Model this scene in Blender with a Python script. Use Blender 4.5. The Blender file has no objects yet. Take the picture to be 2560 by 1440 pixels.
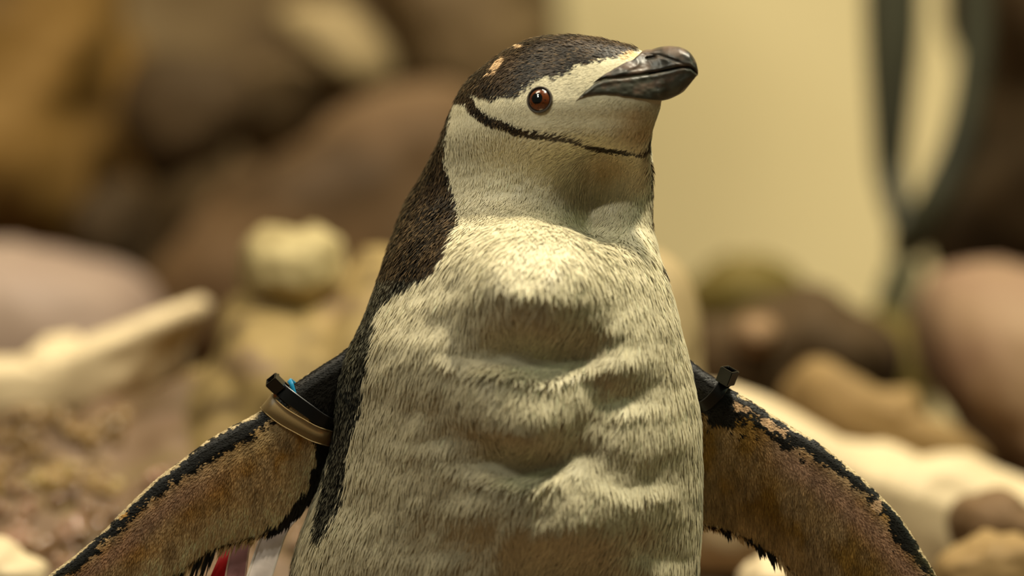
import bpy, bmesh, math, random
import numpy as np
from mathutils import Vector, Matrix, kdtree

rng = np.random.default_rng(7)
random.seed(7)
C = bpy.context.scene.collection
S = bpy.context.scene

# ------------------------------------------------------------------ camera, world, lights, exposure
U = 0.0002                       # one chart unit is 0.2 mm; the charts below are drawn in these units
DIST = 2.84
CAMZ = 0.555
cam_d = bpy.data.cameras.new('camera')
cam = bpy.data.objects.new('camera', cam_d); C.objects.link(cam)
cam.location = (0, -DIST, CAMZ); cam.rotation_euler = (math.radians(90), 0, 0)
cam_d.lens = 200; cam_d.sensor_width = 36; cam_d.clip_start = 0.05; cam_d.clip_end = 50
cam_d.dof.use_dof = True; cam_d.dof.focus_distance = DIST - 0.020; cam_d.dof.aperture_fstop = 3.2
S.camera = cam

w = bpy.data.worlds.new('world'); S.world = w; w.use_nodes = True
wn = w.node_tree.nodes; wl = w.node_tree.links
bg = wn['Background']; bg.inputs[0].default_value = (0.72, 0.72, 0.52, 1); bg.inputs[1].default_value = 0.07

def area(name, loc, aim, size, power, col):
    d = bpy.data.lights.new(name, 'AREA'); d.shape = 'DISK'; d.size = size; d.energy = power; d.color = col
    o = bpy.data.objects.new(name, d); C.objects.link(o); o.location = loc
    o.rotation_euler = (Vector(aim) - Vector(loc)).to_track_quat('-Z', 'Y').to_euler()
    o['kind'] = 'helper'
    return o
area('lamp_key', (0.50, -0.26, 2.40), (0.02, 0.0, 0.5), 0.18, 50, (1.0, 0.905, 0.68))
area('lamp_left', (-1.3, -1.1, 2.4), (-0.05, 0, 0.55), 0.4, 11, (1.0, 0.98, 0.80))
area('lamp_green', (1.9, -0.45, 1.9), (0.05, 0, 0.5), 0.6, 7.0, (0.84, 1.0, 0.62))
sp_ = bpy.data.lights.new('fill_spot_head', 'SPOT'); sp_.energy = 70; sp_.color = (1.0, 0.97, 0.80); sp_.spot_size = math.radians(6.4); sp_.spot_blend = 0.9; sp_.shadow_soft_size = 0.06  # unseen narrow spot, added to brighten the face and neck
so_ = bpy.data.objects.new('fill_spot_head', sp_); C.objects.link(so_); so_.location = (-1.35, -1.5, 2.0); so_['kind'] = 'helper'
so_.rotation_euler = (Vector((0.02, -0.03, 0.655)) - so_.location).to_track_quat('-Z', 'Y').to_euler()
area('lamp_back', (0.6, 0.6, 3.0), (0.6, 2.0, 0.5), 1.4, 56, (1.0, 0.91, 0.73))
area('fill_cliff', (-0.9, 0.0, 2.4), (-0.5, 1.6, 0.5), 0.9, 20, (1.0, 0.86, 0.62))  # unseen fill light, added to lift the rocks at the left

S.view_settings.view_transform = 'Standard'; S.view_settings.look = 'None'
S.view_settings.gamma = 1.0; S.view_settings.use_curve_mapping = False
S.view_settings.exposure = 0.0
S.render.film_transparent = False

# ------------------------------------------------------------------ small helpers
def lin(c):
    c = np.asarray(c, float) / 255.0
    return np.where(c <= 0.04045, c / 12.92, ((c + 0.055) / 1.055) ** 2.4)

def at(u, v, y=0.0):
    """A point y metres behind the penguin's mid plane."""
    s = (DIST + y) / DIST
    return np.array([(u - 1280) * U * s, y, CAMZ - (v - 720) * U * s])

def chart(u, v, yu):
    """Chart units (u right, v down, yu away) to metres, no perspective."""
    u, v, yu = np.broadcast_arrays(np.asarray(u, float), np.asarray(v, float), np.asarray(yu, float))
    return np.stack([(u - 1280) * U, yu * U, CAMZ - (v - 720) * U], -1)

def _hash(ix, iy, iz, seed):
    h = (ix * 374761393 + iy * 668265263 + iz * 2147483647 + seed * 1274126177) & 0xffffffff
    h = ((h ^ (h >> 13)) * 1274126177) & 0xffffffff
    return ((h ^ (h >> 16)) & 0xffff) / 65535.0

def vnoise(p, seed=0):
    p = np.asarray(p, float)
    i = np.floor(p).astype(np.int64); f = p - i; f = f * f * (3 - 2 * f)
    out = 0
    for dx in (0, 1):
        for dy in (0, 1):
            for dz in (0, 1):
                wgt = (f[..., 0] if dx else 1 - f[..., 0]) * (f[..., 1] if dy else 1 - f[..., 1]) * (f[..., 2] if dz else 1 - f[..., 2])
                out = out + wgt * _hash(i[..., 0] + dx, i[..., 1] + dy, i[..., 2] + dz, seed)
    return out * 2 - 1

def fbm(p, seed=0, octv=4):
    a, out = 1.0, 0
    p = np.asarray(p, float)
    for k in range(octv):
        out = out + a * vnoise(p * 2 ** k + 17.3 * k, seed + k); a *= 0.5
    return out

def pchip(x, y, q):
    x = np.asarray(x, float); y = np.asarray(y, float); q = np.asarray(q, float)
    h = np.diff(x); d = np.diff(y) / h
    m = np.zeros_like(y); m[0], m[-1] = d[0], d[-1]
    s = d[:-1] * d[1:] > 0
    w1 = 2 * h[1:] + h[:-1]; w2 = h[1:] + 2 * h[:-1]
    with np.errstate(divide='ignore', invalid='ignore'):
        hm = (w1 + w2) / (w1 / d[:-1] + w2 / d[1:])
    m[1:-1] = np.where(s, hm, 0)
    q = np.clip(q, x[0], x[-1])
    i = np.clip(np.searchsorted(x, q) - 1, 0, len(x) - 2)
    t = (q - x[i]) / h[i]
    return ((1 + 2 * t) * (1 - t) ** 2 * y[i] + t * (1 - t) ** 2 * h[i] * m[i] + t * t * (3 - 2 * t) * y[i + 1] + t * t * (t - 1) * h[i] * m[i + 1])

def sstep(a, b, x):
    t = np.clip((np.asarray(x, float) - a) / (b - a), 0, 1)
    return t * t * (3 - 2 * t)

def poly_dist(u, v, pts):
    """Distance to a polyline and the fraction along it."""
    pts = np.asarray(pts, float); best = np.full(np.shape(u), 1e9); frac = np.zeros(np.shape(u))
    n = len(pts) - 1
    for k in range(n):
        a, b = pts[k], pts[k + 1]; ab = b - a
        t = np.clip(((u - a[0]) * ab[0] + (v - a[1]) * ab[1]) / (ab @ ab), 0, 1)
        d = np.hypot(u - a[0] - t * ab[0], v - a[1] - t * ab[1])
        hit = d < best
        best = np.where(hit, d, best); frac = np.where(hit, (k + t) / n, frac)
    return best, frac

def inside(u, v, pts):
    pts = np.asarray(pts, float); r = np.zeros(np.shape(u), bool); j = len(pts) - 1
    for i in range(len(pts)):
        xi, yi = pts[i]; xj, yj = pts[j]
        if yi != yj:
            r ^= ((yi > v) != (yj > v)) & (u < (xj - xi) * (v - yi) / (yj - yi) + xi)
        j = i
    return r

def mesh_np(name, verts, faces, mat=None, parent=None, attrs=None, smooth=True, base=None):
    verts = np.asarray(verts, float).reshape(-1, 3)
    if parent is not None and base is None:
        p = parent; base = np.zeros(3)
        while p is not None:
            base = base + np.array(p.location); p = p.parent
    if base is not None: verts = verts - base
    me = bpy.data.meshes.new(name)
    fl = [np.asarray(f) for f in (faces if isinstance(faces, list) and len(faces) and isinstance(faces[0], np.ndarray) and faces[0].ndim == 2 else [np.asarray(faces)])]
    nl = sum(f.size for f in fl); nf = sum(len(f) for f in fl)
    me.vertices.add(len(verts)); me.vertices.foreach_set('co', verts.astype(np.float32).ravel())
    me.loops.add(nl); me.loops.foreach_set('vertex_index', np.concatenate([f.ravel() for f in fl]).astype(np.int32))
    me.polygons.add(nf)
    tot = np.concatenate([np.full(len(f), f.shape[1]) for f in fl])
    me.polygons.foreach_set('loop_start', np.concatenate([[0], np.cumsum(tot)[:-1]]).astype(np.int32))
    me.update(calc_edges=True); me.validate()
    me.polygons.foreach_set('use_smooth', np.full(len(me.polygons), smooth))
    for k, a in (attrs or {}).items():
        a = np.asarray(a, np.float32)
        if k == 'tint':
            at_ = me.attributes.new(k, 'FLOAT_COLOR', 'POINT'); at_.data.foreach_set('color', np.concatenate([a, np.ones((len(a), 1), np.float32)], 1).ravel())
        elif a.ndim == 2:
            at_ = me.attributes.new(k, 'FLOAT_VECTOR', 'POINT'); at_.data.foreach_set('vector', a.ravel())
        else:
            at_ = me.attributes.new(k, 'FLOAT', 'POINT'); at_.data.foreach_set('value', a.ravel())
    o = bpy.data.objects.new(name, me); C.objects.link(o)
    if mat: me.materials.append(mat)
    if parent is not None: o.parent = parent
    return o

def grid_faces(nr, nc, wrap=False):
    r = np.arange(nr - 1)[:, None]; c = np.arange(nc if wrap else nc - 1)[None, :]
    c2 = (c + 1) % nc
    return np.stack([r * nc + c, r * nc + c2, (r + 1) * nc + c2, (r + 1) * nc + c], -1).reshape(-1, 4)

def tag(o, label=None, cat=None, group=None, kind=None):
    for k, x in (('label', label), ('category', cat), ('group', group), ('kind', kind)):
        if x: o[k] = x
    return o

def empty(name, loc, label, cat, group=None):
    o = bpy.data.objects.new(name, None); C.objects.link(o); o.location = loc; o.empty_display_size = 0.02
    return tag(o, label, cat, group)

# ------------------------------------------------------------------ materials
def new_mat(name, rough=0.6, spec=0.4):
    m = bpy.data.materials.new(name); m.use_nodes = True
    b = m.node_tree.nodes['Principled BSDF']
    b.inputs['Roughness'].default_value = rough; b.inputs['Specular IOR Level'].default_value = spec
    return m, m.node_tree.nodes, m.node_tree.links, b

def mottled(name, cols, scale=8.0, rough=0.75, spec=0.3, bump=0.0, bscale=60.0, pos=None, detail=5.0, dist=0.6, coat=0.0):
    """Noise driven colour ramp over object coordinates."""
    m, n, l, b = new_mat(name, rough, spec)
    tc = n.new('ShaderNodeTexCoord'); nz = n.new('ShaderNodeTexNoise'); rp = n.new('ShaderNodeValToRGB')
    nz.inputs['Scale'].default_value = scale; nz.inputs['Detail'].default_value = detail; nz.inputs['Distortion'].default_value = dist
    l.new(tc.outputs['Object'], nz.inputs['Vector']); l.new(nz.outputs['Fac'], rp.inputs['Fac'])
    e = rp.color_ramp.elements
    pos = pos or list(np.linspace(0.32, 0.68, len(cols)))
    while len(e) < len(cols): e.new(0.5)
    for k, c in enumerate(cols):
        e[k].position = pos[k]; e[k].color = (*lin(c), 1)
    l.new(rp.outputs['Color'], b.inputs['Base Color'])
    b.inputs['Coat Weight'].default_value = coat
    if bump:
        n2 = n.new('ShaderNodeTexNoise'); n2.inputs['Scale'].default_value = bscale; n2.inputs['Detail'].default_value = 4
        bp = n.new('ShaderNodeBump'); bp.inputs['Strength'].default_value = bump; bp.inputs['Distance'].default_value = 0.002
        l.new(tc.outputs['Object'], n2.inputs['Vector']); l.new(n2.outputs['Fac'], bp.inputs['Height']); l.new(bp.outputs['Normal'], b.inputs['Normal'])
    return m

def plain(name, col, rough=0.5, spec=0.4, **kw):
    return mottled(name, [np.array(col) * 0.9, col], 120.0, rough, spec, **kw)

def tinted(name, rough, spec, soft=0.0, nscale=900.0, namp=0.14, transl=0.0):
    """Colour from the mesh's own tint attribute, with a little procedural grain; soft blends in the skin normal."""
    m, n, l, b = new_mat(name, rough, spec)
    a = n.new('ShaderNodeAttribute'); a.attribute_name = 'tint'
    tc = n.new('ShaderNodeTexCoord'); nz = n.new('ShaderNodeTexNoise'); nz.inputs['Scale'].default_value = nscale
    mr = n.new('ShaderNodeMapRange'); mr.inputs['To Min'].default_value = 1 - namp; mr.inputs['To Max'].default_value = 1 + namp
    mx = n.new('ShaderNodeVectorMath'); mx.operation = 'SCALE'
    l.new(tc.outputs['Object'], nz.inputs['Vector']); l.new(nz.outputs['Fac'], mr.inputs['Value'])
    l.new(a.outputs['Color'], mx.inputs[0]); l.new(mr.outputs['Result'], mx.inputs['Scale'])
    l.new(mx.outputs['Vector'], b.inputs['Base Color'])
    if soft:
        g = n.new('ShaderNodeNewGeometry'); s = n.new('ShaderNodeAttribute'); s.attribute_name = 'snorm'
        mv = n.new('ShaderNodeMix'); mv.data_type = 'VECTOR'; mv.inputs['Factor'].default_value = soft
        nn = n.new('ShaderNodeVectorMath'); nn.operation = 'NORMALIZE'
        if transl:
            tr = n.new('ShaderNodeBsdfTranslucent'); ms = n.new('ShaderNodeMixShader'); ms.inputs['Fac'].default_value = transl
            l.new(mx.outputs['Vector'], tr.inputs['Color']); l.new(b.outputs['BSDF'], ms.inputs[1]); l.new(tr.outputs['BSDF'], ms.inputs[2])
            l.new(ms.outputs['Shader'], n['Material Output'].inputs['Surface'])
        l.new(g.outputs['Normal'], mv.inputs[4]); l.new(s.outputs['Vector'], mv.inputs[5]); l.new(mv.outputs[1], nn.inputs[0]); l.new(nn.outputs['Vector'], b.inputs['Normal'])
    return m

M_skin = tinted('plumage_base', 0.75, 0.2)
M_feather = tinted('feather', 0.46, 0.35, soft=0.82, transl=0.10)
M_bill = tinted('bill_horn', 0.40, 0.45, nscale=500, namp=0.35)
M_black_plastic = plain('black_plastic', (13, 12, 12), 0.32, 0.45)
M_foot = plain('pink_foot_skin', (190, 140, 120), 0.6)

# ------------------------------------------------------------------ the place: ground, wall
def ground_h(x, y):
    base = np.interp(y, [-6, 0.14, 0.20, 0.34, 0.60, 1.0, 1.8, 4.0], [0, 0, 0.10, 0.385, 0.487, 0.480, 0.47, 0.50])
    p = np.stack([x, y, 0 * x], -1)
    k = sstep(0.12, 0.3, y)
    base = base - 0.075 * sstep(-0.06, 0.08, x) * sstep(0.25, 0.45, y)
    return base + k * (0.016 * fbm(p * 6, 3, 3) + 0.012 * fbm(p * 30, 8, 3))
gx = np.unique(np.concatenate([np.linspace(-5, 5, 90), np.linspace(-0.8, 0.8, 260)]))
gy = np.unique(np.concatenate([np.linspace(-5, 0.1, 40), np.linspace(0.1, 1.2, 200), np.linspace(1.2, 4.2, 60)]))
X, Y = np.meshgrid(gx, gy)
G = np.stack([X, Y, ground_h(X, Y)], -1)
M_ground = mottled('brown_gravel_ground', [(48, 36, 20), (88, 68, 40), (110, 86, 66), (104, 86, 52)], 14, 0.7, 0.4, 0.5, 90)
ground = tag(mesh_np('ground', G, grid_faces(len(gy), len(gx))[:, ::-1], M_ground), kind='structure')
bm = bmesh.new()
bmesh.ops.create_cube(bm, size=1)
bmesh.ops.scale(bm, vec=(8.4, 0.12, 3.4), verts=bm.verts); bmesh.ops.bevel(bm, geom=bm.edges[:], offset=0.02, segments=3, affect='EDGES')
bmesh.ops.translate(bm, vec=(0.4, 2.5, 1.7), verts=bm.verts)
me = bpy.data.meshes.new('wall_back'); bm.to_mesh(me); bm.free()
wall = bpy.data.objects.new('wall_back', me); C.objects.link(wall); tag(wall, kind='structure')
me.materials.append(mottled('cream_plaster', [(214, 197, 148), (226, 209, 160)], 2.5, 0.8, 0.2, 0.2, 40))

# ------------------------------------------------------------------ rocks and snow, each a lump with its own depth
ROCK = {
    'ochre': mottled('ochre_rock', [(60, 42, 12), (110, 80, 28), (140, 108, 58), (142, 100, 26)], 7, 0.75),
    'dark': mottled('dark_rock_and_crevice', [(34, 24, 10), (58, 42, 18), (72, 54, 30)], 6, 0.8),
    'brown': mottled('brown_rock', [(66, 48, 26), (94, 70, 42), (108, 84, 58)], 6, 0.75),
    'grey': mottled('grey_brown_rock', [(78, 60, 36), (104, 84, 54), (120, 100, 68)], 6, 0.75),
    'pale': mottled('pale_rock', [(138, 118, 82), (164, 144, 104)], 8, 0.7),
    'moss': mottled('mossy_tan_rock', [(92, 74, 46), (130, 110, 68), (146, 124, 78), (120, 98, 74)], 34, 0.7, bump=0.6, bscale=50),
    'guano': mottled('pale_crusted_rock', [(116, 100, 68), (154, 138, 96), (184, 168, 124)], 14, 0.75, bump=0.5),
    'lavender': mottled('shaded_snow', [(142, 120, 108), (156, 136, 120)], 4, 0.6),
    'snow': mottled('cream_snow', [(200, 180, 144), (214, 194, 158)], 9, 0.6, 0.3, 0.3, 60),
    'pink': mottled('pinkish_rock', [(100, 72, 54), (132, 104, 82), (146, 120, 92), (122, 86, 42)], 6, 0.7),
    'tan': mottled('tan_rock', [(104, 76, 34), (142, 116, 74), (132, 106, 66)], 9, 0.7),
    'olive': mottled('olive_mossy_rock', [(58, 46, 10), (92, 78, 28), (110, 94, 48)], 10, 0.75),
}
def boulder(name, outline, y, depth, mat, label, cat='rock', amp=0.05, freq=9.0, seed=1, group=None, nphi=96, nth=48):
    """A star-shaped lump: outline in chart units at distance y, depth its half thickness in metres."""
    P = np.array([at(u, v, y) for u, v in outline])[:, [0, 2]]
    c = (P.min(0) + P.max(0)) / 2
    if not inside(c[0], c[1], P): c = P.mean(0)
    ang = np.arctan2(P[:, 1] - c[1], P[:, 0] - c[0]); rad = np.hypot(P[:, 0] - c[0], P[:, 1] - c[1])
    o_ = np.argsort(ang); ang, rad = ang[o_], rad[o_]
    A = np.concatenate([ang - 2 * np.pi, ang, ang + 2 * np.pi]); R = np.concatenate([rad, rad, rad])
    keep = np.concatenate([[True], np.diff(A) > 1e-4]); A, R = A[keep], R[keep]
    phi = np.linspace(-np.pi, np.pi, nphi, endpoint=False)
    rphi = pchip(A, R, phi)
    th = np.linspace(0.0, np.pi, nth)[1:-1]
    TH, PH = np.meshgrid(th, phi, indexing='ij')
    st = np.sin(TH) ** 0.6
    V = np.stack([c[0] + rphi[None] * st * np.cos(PH), y - depth * np.cos(TH), c[1] + rphi[None] * st * np.sin(PH)], -1)
    size = rad.mean()
    D = np.stack([np.sin(TH) * np.cos(PH), -np.cos(TH), np.sin(TH) * np.sin(PH)], -1)
    V = V + D * (1.6 * amp * size * fbm(D * 1.9 + seed * 3.7, seed, 4) + 0.25 * amp * size * fbm(V * freq * 4, seed + 9, 3))[..., None]
    poles = np.array([[c[0], y - depth, c[1]], [c[0], y + depth, c[1]]])
    n = (nth - 2) * nphi
    k = np.arange(nphi); k2 = (k + 1) % nphi
    tri = np.concatenate([np.stack([np.full(nphi, n), k, k2], -1), np.stack([np.full(nphi, n + 1), n - nphi + k2, n - nphi + k], -1)])
    o = mesh_np(name, np.concatenate([V.reshape(-1, 3), poles]), [grid_faces(nth - 2, nphi, True)[:, ::-1], tri], ROCK[mat])
    return tag(o, label, cat, group)

R_ = boulder
# far left cliff
R_('cliff_rock', [(-900, -500), (400, -700), (1340, -500), (1372, 0), (1376, 400), (1340, 900), (600, 1000), (-900, 900)], 2.05, 0.22, 'grey', 'grey-brown cliff face at the back, its edge meeting the pale wall', 'rock', 0.02, seed=3)
R_('boulder', [(-500, -300), (60, -260), (270, -180), (325, 60), (335, 300), (318, 480), (250, 640), (0, 700), (-500, 640)], 1.58, 0.17, 'ochre', 'ochre-stained boulder in the upper left corner above the grey snow mound', seed=5)
R_('boulder', [(360, 760), (430, 620), (560, 500), (700, 400), (850, 290), (1000, 220), (1180, 250), (1260, 420), (1240, 800), (900, 960), (450, 930)], 1.36, 0.11, 'brown', 'large brown boulder sloping up behind the penguin\'s back', seed=8)
R_('boulder', [(960, -200), (1200, -240), (1340, -180), (1362, 20), (1364, 260), (1240, 420), (1080, 330), (980, 120)], 1.64, 0.13, 'grey', 'grey-brown rock above the penguin\'s head beside the pale wall edge', seed=12)
R_('boulder', [(690, 50), (770, 10), (860, 20), (930, 70), (975, 140), (980, 210), (930, 250), (870, 230), (790, 150), (720, 100)], 1.54, 0.06, 'pale', 'pale oblong stone lodged high in the brown cliff', seed=15)
R_('boulder', [(330, 180), (400, 130), (520, 140), (640, 190), (660, 260), (600, 350), (480, 430), (380, 450), (330, 380)], 1.46, 0.07, 'dark', 'dark brown lump standing in for the shaded crevice right of the ochre boulder', seed=17)  # added lump whose dark colour stands for the shade of a crevice
R_('boulder', [(180, 560), (240, 480), (330, 450), (360, 520), (350, 620), (320, 700), (220, 700)], 1.38, 0.08, 'dark', 'dark brown lump standing in for crevice shade at the foot of the ochre boulder behind the mauve snow', seed=18)  # lower part of the crevice, its shade put in as a dark lump
R_('boulder', [(560, 250), (640, 160), (760, 160), (880, 230), (900, 320), (780, 380), (650, 400)], 1.68, 0.11, 'grey', 'grey-brown rock under the pale oblong stone', seed=19)
# left middle
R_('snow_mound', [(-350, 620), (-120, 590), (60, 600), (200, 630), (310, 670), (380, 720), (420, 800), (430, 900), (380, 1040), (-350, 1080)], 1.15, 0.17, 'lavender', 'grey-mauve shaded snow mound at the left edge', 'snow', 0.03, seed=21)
R_('snow_ridge', [(-200, 950), (60, 890), (190, 850), (290, 815), (360, 790), (430, 762), (492, 742), (518, 738), (524, 756), (505, 800), (468, 860), (455, 905), (430, 960), (360, 1040), (200, 1100), (60, 1120), (-200, 1130)], 0.69, 0.09, 'snow', 'cream snow ridge with a pointed right end at the left edge', 'snow', 0.04, seed=23)
R_('boulder', [(520, 860), (540, 775), (575, 736), (640, 728), (760, 726), (862, 716), (900, 630), (1000, 606), (1150, 700), (1200, 1200), (1100, 1700), (420, 1750), (400, 1250), (440, 1000)], 0.62, 0.13, 'moss', 'mossy tan boulder behind the flipper with the tan band', amp=0.05, freq=30, seed=26)
R_('stone', [(596, 660), (610, 610), (660, 578), (740, 566), (820, 572), (866, 600), (874, 660), (862, 730), (790, 780), (690, 782), (612, 740)], 0.62, 0.075, 'guano', 'pale crusted stone on top of the mossy boulder', 'stone', 0.08, seed=29)
R_('snow_patch', [(-200, 1330), (-20, 1340), (60, 1385), (110, 1420), (90, 1500), (-200, 1550)], 0.29, 0.03, 'snow', 'small cream snow patch in the lower left corner', 'snow', 0.06, seed=31)
# right
R_('boulder', [(1560, 640), (1640, 620), (1700, 650), (1738, 720), (1756, 800), (1754, 880), (1760, 1000), (1750, 1200), (1700, 1420), (1480, 1420), (1470, 900)], 0.44, 0.05, 'pale', 'pale smooth boulder peeping out to the right of the penguin\'s breast', seed=33, amp=0.03)
R_('boulder', [(1700, 760), (1760, 670), (1850, 640), (1960, 660), (2010, 740), (1980, 810), (1850, 830), (1720, 830)], 1.17, 0.11, 'olive', 'olive mossy boulder at the foot of the pale wall', seed=35)
R_('boulder', [(1700, 800), (1800, 790), (1930, 740), (2030, 700), (2130, 760), (2200, 800), (2260, 900), (2200, 1050), (1700, 1060)], 0.92, 0.10, 'dark', 'dark brown boulder behind the right-hand cable tie', seed=37)
R_('stone', [(1836, 830), (1852, 800), (1890, 788), (1930, 800), (1944, 830), (1935, 860), (1900, 882), (1855, 870)], 0.82, 0.04, 'pink', 'round pinkish stone in front of the dark boulder', 'stone', 0.05, seed=39)
R_('boulder', [(2110, 900), (2120, 800), (2180, 770), (2260, 790), (2300, 860), (2330, 960), (2310, 1060), (2150, 1060)], 1.10, 0.05, 'olive', 'olive-green mossy rock under the dark hose', seed=41)
R_('boulder', [(2290, 900), (2300, 740), (2350, 670), (2450, 640), (2700, 700), (2950, 900), (2950, 1500), (2700, 1330), (2520, 1180), (2400, 1060)], 0.89, 0.12, 'pink', 'large pinkish slanting boulder at the right edge', seed=43)
R_('boulder', [(2330, 560), (2390, 420), (2430, 250), (2450, -300), (3300, -300), (3300, 800), (2700, 800), (2400, 720)], 1.5, 0.2, 'dark', 'dark brown rock face in the upper right corner', seed=45)
R_('boulder', [(1960, 960), (2000, 900), (2060, 890), (2120, 930), (2200, 970), (2300, 1030), (2420, 1090), (2470, 1150), (2400, 1220), (2150, 1200), (1980, 1100)], 0.745, 0.055, 'tan', 'tan ridge of rock above the right-hand snow bank', seed=47)
R_('snow_bank', [(1640, 1000), (1780, 960), (1850, 968), (1950, 1010), (2040, 1060), (2120, 1105), (2200, 1110), (2290, 1140), (2400, 1130), (2470, 1160), (2580, 1200), (2800, 1300), (2700, 1560), (2450, 1540), (2200, 1540), (1900, 1460), (1640, 1400)], 0.585, 0.075, 'snow', 'broad cream snow bank behind the right-hand flipper', 'snow', 0.03, seed=49)
R_('stone', [(2365, 1290), (2380, 1255), (2440, 1232), (2510, 1222), (2560, 1260), (2640, 1330), (2620, 1420), (2450, 1420), (2385, 1360)], 0.42, 0.05, 'brown', 'angular brown stone on snow at the right edge', 'stone', 0.05, seed=51)
R_('stone', [(2330, 1410), (2400, 1352), (2500, 1340), (2620, 1380), (2640, 1500), (2350, 1520)], 0.32, 0.035, 'tan', 'tan stone in the lower right corner', 'stone', 0.06, seed=53)
R_('snow_patch', [(1850, 1440), (1880, 1395), (1930, 1390), (1985, 1430), (2000, 1500), (1850, 1520)], 0.36, 0.04, 'snow', 'small cream snow patch under the right-hand flipper fringe', 'snow', 0.08, seed=55)

# loose stones on the bank
def gravel(name, n, xr, yr, sr, mat, label):
    V, F, off = [], [], 0
    bm = bmesh.new(); bmesh.ops.create_icosphere(bm, subdivisions=2, radius=1)
    base = np.array([v.co[:] for v in bm.verts]); fc = np.array([[v.index for v in f.verts] for f in bm.faces]); bm.free()
    for k in range(n):
        x = rng.uniform(*xr); y = rng.uniform(*yr); s = rng.uniform(*sr)
        sh = base * (rng.uniform(0.6, 1.2, 3) * s) * (1 + 0.25 * vnoise(base * 1.5 + k * 3.1, k))[:, None]
        a = rng.uniform(0, 6.28); ca, sa = math.cos(a), math.sin(a)
        sh = sh @ np.array([[ca, -sa, 0], [sa, ca, 0], [0, 0, 1]])
        V.append(sh + [x, y, float(ground_h(np.array(x), np.array(y))) + 0.3 * s]); F.append(fc + off); off += len(base)
    o = mesh_np(name, np.concatenate(V), np.concatenate(F), mat)
    return tag(o, label, 'gravel', kind='stuff')
M_gr1 = mottled('wet_pinkish_stones', [(70, 50, 34), (118, 90, 62), (152, 116, 94)], 22, 0.14, 0.6)
M_gr2 = mottled('ochre_stones', [(84, 60, 26), (134, 104, 56), (170, 148, 90)], 22, 0.35, 0.6)
gravel('gravel', 300, (-0.42, -0.08), (0.335, 0.45), (0.002, 0.007), M_gr1, 'wet pinkish-brown gravel on the bank at lower left')
gravel('gravel', 220, (-0.42, -0.23), (0.46, 0.57), (0.002, 0.007), M_gr2, 'ochre and tan gravel among the pinkish stones at lower left')
gravel('gravel', 120, (0.06, 0.19), (0.24, 0.42), (0.004, 0.011), M_gr1, 'brown gravel on the bank under the right-hand flipper')

# dark hose hanging in a loop in front of the pale wall
def tube(path, radii, n=20):
    path = np.asarray(path, float); T = np.gradient(path, axis=0); T /= np.linalg.norm(T, axis=1)[:, None]
    ref = np.array([0, 1.0, 0]); N = np.cross(T, ref); N /= np.linalg.norm(N, axis=1)[:, None]; B = np.cross(T, N)
    a = np.linspace(0, 2 * np.pi, n, endpoint=False)
    V = path[:, None] + radii[:, None, None] * (np.cos(a)[None, :, None] * N[:, None] + np.sin(a)[None, :, None] * B[:, None])
    m = len(path) * n
    caps = [np.arange(n)[None, ::-1], (m - n + np.arange(n))[None]]
    return V.reshape(-1, 3), [grid_faces(len(path), n, True), caps[0], caps[1]]
def smooth_path(pts, n):
    pts = np.asarray(pts, float); t = np.linspace(0, 1, len(pts)); q = np.linspace(0, 1, n)
    return np.stack([pchip(t, pts[:, k], q) for k in range(pts.shape[1])], -1)
hp = smooth_path([(2228, -700, 74, 1.2), (2230, -200, 74, 1.2), (2230, 60, 70, 1.2), (2226, 250, 56, 1.2), (2224, 400, 44, 1.2), (2238, 500, 36, 1.19), (2254, 570, 30, 1.18), (2262, 620, 40, 1.16), (2300, 560, 46, 1.13), (2350, 470, 44, 1.12), (2400, 350, 42, 1.12), (2430, 200, 40, 1.12), (2440, 60, 40, 1.12), (2440, -200, 42, 1.12), (2440, -700, 42, 1.12)], 120)
pp = np.array([at(a, b, y) for a, b, r, y in hp]); rr = hp[:, 2] * U * (DIST + hp[:, 3]) / DIST
V, F = tube(pp, rr)
M_hose = mottled('dark_grey_green_rubber', [(46, 46, 36), (66, 66, 50)], 10, 0.5)
h1 = mesh_np('hose', V, F, M_hose); tag(h1, 'dark grey-green hose hanging in a loop in front of the pale wall', 'hose')
hp = smooth_path([(2266, 655, 40, 1.10), (2254, 690, 46, 1.10), (2240, 730, 46, 1.10), (2232, 765, 46, 1.10), (2230, 800, 44, 1.10)], 40)
pp = np.array([at(a, b, y) for a, b, r, y in hp]); rr = hp[:, 2] * U * (DIST + hp[:, 3]) / DIST
V, F = tube(pp, rr)
h2 = mesh_np('post', V, F, mottled('grey_green_post', [(64, 62, 44), (92, 88, 62)], 10, 0.6)); tag(h2, 'grey-green post standing on mossy rock under the hanging hose', 'post')

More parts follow.
